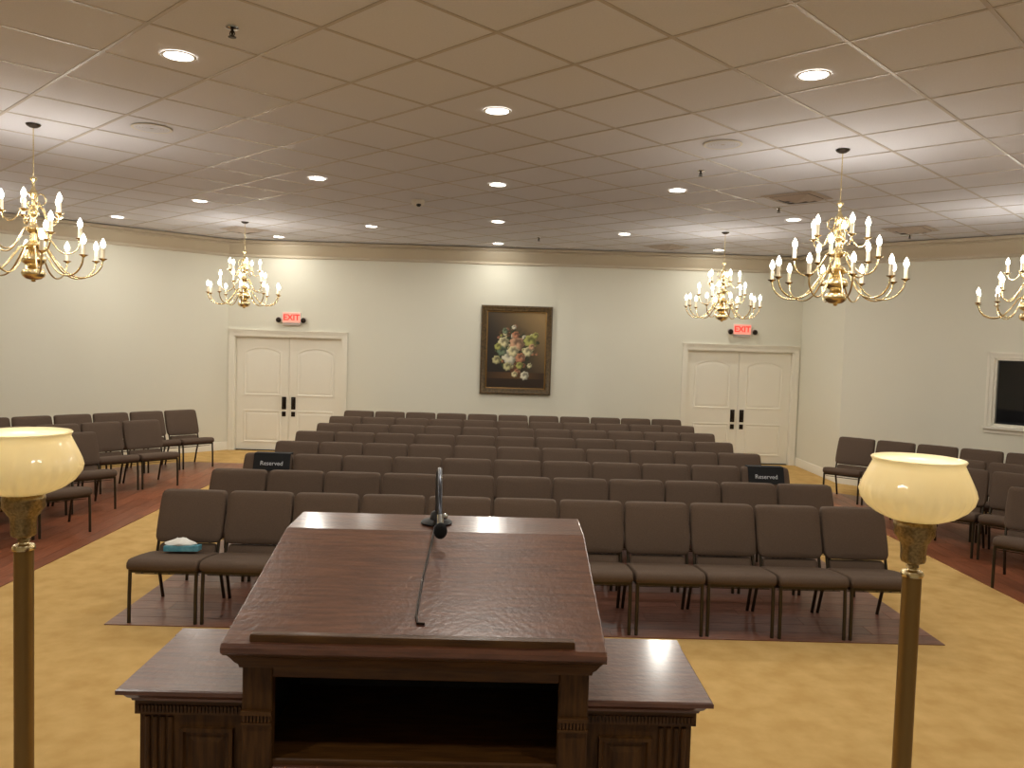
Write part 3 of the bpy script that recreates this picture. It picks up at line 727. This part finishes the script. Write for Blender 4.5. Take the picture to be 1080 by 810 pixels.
# ------------------------------------------------------------------ recessed lights
ring_me = MB().lathe([(.084, .010), (.084, -.002), (.089, -.005), (.099, -.003), (.102, .0)], 28, cap0=False, cap1=False).mesh('trim_ring', M['white_plastic'], 40)
lens_me = MB().lathe([(.085, .004), (.085, -.002), (.05, -.004), (.0, -.0045)], 28, cap1=False).mesh('lens', M['lens'], 50)
CANS = [(-.08, 6.06, 'nearest on the centre line'), (-.09, 8.88, 'second along the centre line'), (-.10, 11.60, 'third along the centre line'),
        (-.11, 14.18, 'closest to the painting, at the wall end of the centre line'),
        (-2.02, 5.10, 'largest in view, beside the sprinkler on the left'), (1.86, 5.05, 'largest in view, among the tiles on the right'),
        (-2.02, 8.85, 'left of the centre line, beyond the round grille'), (1.85, 8.87, 'right of the centre line, beyond the round grille'),
        (-3.91, 10.60, 'between the two left chandeliers'), (3.73, 10.60, 'beside the nearest right chandelier'),
        (-2.02, 12.50, 'beyond the dome camera on the left'), (1.82, 12.47, 'near the crown moulding on the right of the painting'),
        (-5.78, 12.35, 'farthest left, near the left angled wall'), (-3.89, 14.21, 'above the left double door'), (3.70, 14.14, 'above the right double door'),
        (-.08, 3.2, 'added above the lectern outside the view'), (-3.9, 3.2, 'added left of the lectern outside the view'), (3.7, 3.2, 'added right of the lectern outside the view'),  # from here on: lights added out of view to balance the illumination
        (-2.0, .4, 'added behind the camera on the left'), (1.85, .4, 'added behind the camera on the right'),
        (-5.8, 5.0, 'added over the left aisle outside the view'), (5.6, 5.0, 'added over the right aisle outside the view'), (-5.8, 8.8, 'added over the left chairs outside the view'), (7.4, 7.0, 'added over the right chairs outside the view')]
for i, (x, y, w_) in enumerate(CANS):
    t = thing('recessed_light', 'round recessed ceiling light, ' + w_, 'ceiling light', (x, y, CZ), 0, 'recessed ceiling lights')
    link_obj('trim_ring', ring_me, t); link_obj('lens', lens_me, t)
    can_beam(t, (0, 0, -.012), CAN_W * (.6 if y > 14 else 1.0))

# ------------------------------------------------------------------ ceiling fittings
def grille_round(x, y, label):
    t = thing('round_ceiling_speaker', label, 'speaker', (x, y, CZ), 0)
    obj('rim', MB().lathe([(.145, 0), (.160, -.002), (.160, -.006), (.150, -.008), (.140, -.006)], 32, cap0=False, cap1=False), M['white_plastic'], t, 40)
    obj('backing', MB().lathe([(.144, -.0005), (.144, -.002)], 32), M['grille'], t)
    g = MB()
    for r_ in (.03, .055, .08, .105, .13): g.lathe([(r_ - .0105, -.003), (r_ + .0105, -.003), (r_ + .0105, -.006), (r_ - .0105, -.006)], 28, cap0=False, cap1=False)
    obj('mesh_grille', g, M['tile'], t)
grille_round(-2.95, 6.90, 'round ceiling speaker grille left of the centre, by the nearest left chandelier')
grille_round(1.78, 6.81, 'round ceiling speaker grille right of the centre, by the nearest right chandelier')
def vent(x, y, label, rz=45):
    t = thing('ceiling_vent', label, 'vent', (x, y, CZ), R(rz), 'square ceiling vents')
    for i, (h_, z_) in enumerate(((.29, -.004), (.22, -.018), (.15, -.030), (.08, -.040))):
        mb = MB(); a, b = h_, h_ - .055
        rr = [[(a, a, z_ + .002), (-a, a, z_ + .002), (-a, -a, z_ + .002), (a, -a, z_ + .002)], [(a, a, z_), (-a, a, z_), (-a, -a, z_), (a, -a, z_)], [(b, b, z_ - .022 if i else z_ - .012), (-b, b, z_ - .022 if i else z_ - .012), (-b, -b, z_ - .022 if i else z_ - .012), (b, -b, z_ - .022 if i else z_ - .012)]]
        obj('vane', mb.rings(rr, cap0=False, cap1=(i == 3)), M['grille'], t)
    obj('duct_mouth', MB().box(-.24, .24, -.24, .24, -.003, -.001), M['rubber'], t)
vent(3.20, 9.03, 'square ceiling vent behind the rod of the nearest right chandelier')
vent(5.50, 11.09, 'square ceiling vent near the right angled wall')
vent(-4.20, 13.33, 'square ceiling vent above the far left chandelier')
vent(2.74, 13.83, 'square ceiling vent near the crown, left of the right door')
def sprinkler(x, y, label):
    t = thing('sprinkler', label, 'sprinkler', (x, y, CZ), 0, 'ceiling sprinklers')
    obj('escutcheon', MB().lathe([(.036, 0), (.034, -.006), (.014, -.012)], 20), M['chrome'], t, 40)
    s_ = MB(); s_.lathe([(.008, -.012), (.008, -.03), (.004, -.045)], 10); s_.tube([(.008, 0, -.02), (.014, 0, -.035), (.004, 0, -.052)], .003, 5); s_.tube([(-.008, 0, -.02), (-.014, 0, -.035), (-.004, 0, -.052)], .003, 5)
    obj('frame', s_, M['dark_bronze'], t)
    obj('deflector', MB().lathe([(.022, -.052), (.022, -.055), (.004, -.056)], 14), M['dark_bronze'], t)
sprinkler(-1.53, 4.60, 'small pendent sprinkler in the nearest tiles on the left')
sprinkler(1.85, 7.84, 'small pendent sprinkler right of centre, before a recessed light')
sprinkler(3.25, 9.75, 'small pendent sprinkler behind the nearest right chandelier')
sprinkler(5.75, 11.6, 'small pendent sprinkler near the right angled wall')
sprinkler(.55, 13.2, 'small pendent sprinkler near the crown above the painting')
t = thing('dome_camera', 'small white dome camera on the ceiling left of the centre line', 'security camera', (-1.06, 10.0, CZ))
obj('housing', MB().lathe([(.080, 0), (.084, -.02), (.078, -.045), (.060, -.060), (.034, -.075), (.0, -.080)], 28, cap1=False), M['white_plastic'], t, 50)
obj('lens_ball', MB().lathe([(.0, .02), (.020, .016), (.030, .004), (.030, -.008), (.018, -.022), (.0, -.026)], 18, cap0=False, cap1=False).shift((.012, -.040, -.062)), M['rubber'], t, 60)

# ------------------------------------------------------------------ exit signs
def exit_sign(x, z, label):
    t = thing('exit_sign', label, 'exit sign', (x, YB, z), 0, 'exit signs over the doors')
    obj('housing', bevel_box(-.17, .17, -.05, 0, -.085, .115, .01), M['white_plastic'], t, 40)
    obj('face', MB().box(-.155, .155, -.053, -.0505, -.07, .10), M['exit_face'], t)
    lettering('EXIT', .145, M['exit_red'], t, (0, -.0545, .014), R(90), .001, .004)
    obj('battery_pack', bevel_box(-.15, .15, -.06, 0, -.125, -.0855, .006), M['grille'], t)
    for sg in (-1, 1):
        hd = obj('emergency_head', MB().lathe([(.02, 0), (.045, .02), (.052, .07), (.048, .076)], 20).xf(lambda p: (p[0] + sg * .222, -.02 - p[2] * .9, p[1] - .01 - p[2] * .3)), M['grille'], t, 50)
        obj('head_lens', MB().lathe([(.046, .0765), (.03, .082), (.001, .084)], 20).xf(lambda p: (p[0] + sg * .222, -.02 - p[2] * .9, p[1] - .01 - p[2] * .3)), M['dark_bronze'], hd, 50)
        obj('head_arm', MB().tube([(sg * .165, -.025, -.02), (sg * .20, -.022, -.012)], .012, 8), M['white_plastic'], t)
exit_sign(-3.80, 2.42, 'lit red exit sign with emergency lamps above the left double door')
exit_sign(4.37, 2.45, 'lit red exit sign with emergency lamps above the right double door')

# ------------------------------------------------------------------ flower painting
t = thing('flower_painting', 'dark framed still life painting of flowers on the back wall', 'painting', (.268, YB, 1.965))
PW, PH = .645, .805
prof = [(0, 0), (0, -.045), (.012, -.062), (.03, -.066), (.05, -.055), (.07, -.048), (.085, -.05), (.095, -.044), (.105, -.03), (.105, 0)]   # inset from outer edge, y
rr = []
for (ins, y_) in prof: rr.append([(PW - ins, y_, PH - ins), (-PW + ins, y_, PH - ins), (-PW + ins, y_, -PH + ins), (PW - ins, y_, -PH + ins)])
obj('frame', MB().rings(rr, False, False), M['picture_frame'], t, 40)
rr = [[(PW - i_, y_, PH - i_), (-PW + i_, y_, PH - i_), (-PW + i_, y_, -PH + i_), (PW - i_, y_, -PH + i_)] for i_, y_ in ((.105, -.022), (.105, -.034), (.112, -.037), (.122, -.03), (.122, -.016))]
obj('gilt_lip', MB().rings(rr, False, False), M['gold_lip'], t, 40)
NX, NZ = 84, 108; a_, b_ = PW - .115, PH - .115
cv = MB(); 
for j in range(NZ + 1):
    for i in range(NX + 1): cv.v.append((-a_ + 2 * a_ * i / NX, -.018, -b_ + 2 * b_ * j / NZ))
for j in range(NZ):
    for i in range(NX): k_ = j * (NX + 1) + i; cv.f.append((k_, k_ + 1, k_ + NX + 2, k_ + NX + 1))
me = cv.mesh('canvas', M['paint']); at = me.color_attributes.new('paint', 'FLOAT_COLOR', 'POINT')
blooms = []
rg = random.Random(5)
cols_ = [srgb(236, 226, 176), srgb(214, 206, 150), srgb(224, 176, 140), srgb(240, 234, 206), srgb(190, 190, 104), srgb(206, 140, 104), srgb(120, 140, 110)]
fixed = [(.0, .10, .12, 2), (-.10, -.10, .13, 3), (-.20, .12, .09, 0), (.20, .15, .10, 4), (.17, -.02, .08, 0), (-.22, -.02, .08, 6), (-.05, -.02, .09, 0), (.06, -.12, .08, 5), (-.30, -.16, .07, 1), (-.13, -.26, .07, 1), (.05, -.24, .06, 4), (.13, -.40, .07, 3), (-.02, .24, .06, 5), (-.18, .30, .05, 6), (.28, .24, .05, 4), (-.28, .05, .06, 4), (.23, .06, .05, 2), (-.02, -.38, .05, 0)]
for _ in range(90):
    a1 = rg.uniform(0, 2 * math.pi); q = rg.random() ** .6
    blooms.append((.01 + .40 * q * math.cos(a1), .02 + .42 * q * math.sin(a1), rg.uniform(.02, .05), rg.choice(cols_[:6] + [srgb(60, 72, 40), srgb(84, 92, 52), srgb(52, 60, 38), srgb(96, 70, 40)] * 2)))
for (x_, z_, r_, c_) in fixed: blooms.append((x_ * 1.2 + .01, z_ * 1.15, r_ * 1.2, cols_[c_]))
def lerp(a, b, t_): return tuple(a[i] + (b[i] - a[i]) * t_ for i in range(3))
for idx, v in enumerate(cv.v):
    x_, z_ = v[0], v[2]
    g = max(0, min(1, .35 + .75 * x_ + .55 * z_)); c = lerp(srgb(38, 30, 24), srgb(158, 130, 86), g * g)
    d = math.hypot((x_ + .01) / .38, (z_ - .0) / .44)
    if d < 1.05: c = lerp(c, srgb(46, 52, 30), min(1, (1.05 - d) * 2.2) * (.65 + .35 * math.sin(x_ * 61 + 3 * math.sin(z_ * 47)) * math.cos(z_ * 53)))
    if z_ < -.40: c = lerp(srgb(96, 66, 34), srgb(48, 32, 18), min(1, abs(x_ + .02) / .5) * .8 if z_ > -.52 else 1)
    vx = abs(x_ + .005)
    if -.46 < z_ < -.22 and vx < .05 + .09 * max(0, 1 - abs(z_ + .30) / .15): c = lerp(srgb(104, 64, 36), srgb(58, 34, 20), vx / .14)
    for (bx, bz, br, bc) in blooms:
        dx, dz = x_ - bx, z_ - bz; rr_ = math.hypot(dx, dz); an = math.atan2(dz, dx)
        edge = br * (.91 + .09 * math.cos(7 * an + bx * 40))
        if rr_ < edge:
            sh = .62 + .38 * math.cos(rr_ / edge * 4.2 + an)
            c = lerp(c, tuple(bc[i] * sh for i in range(3)), .92)
    at.data[idx].color = (c[0], c[1], c[2], 1)
link_obj('canvas', me, t)
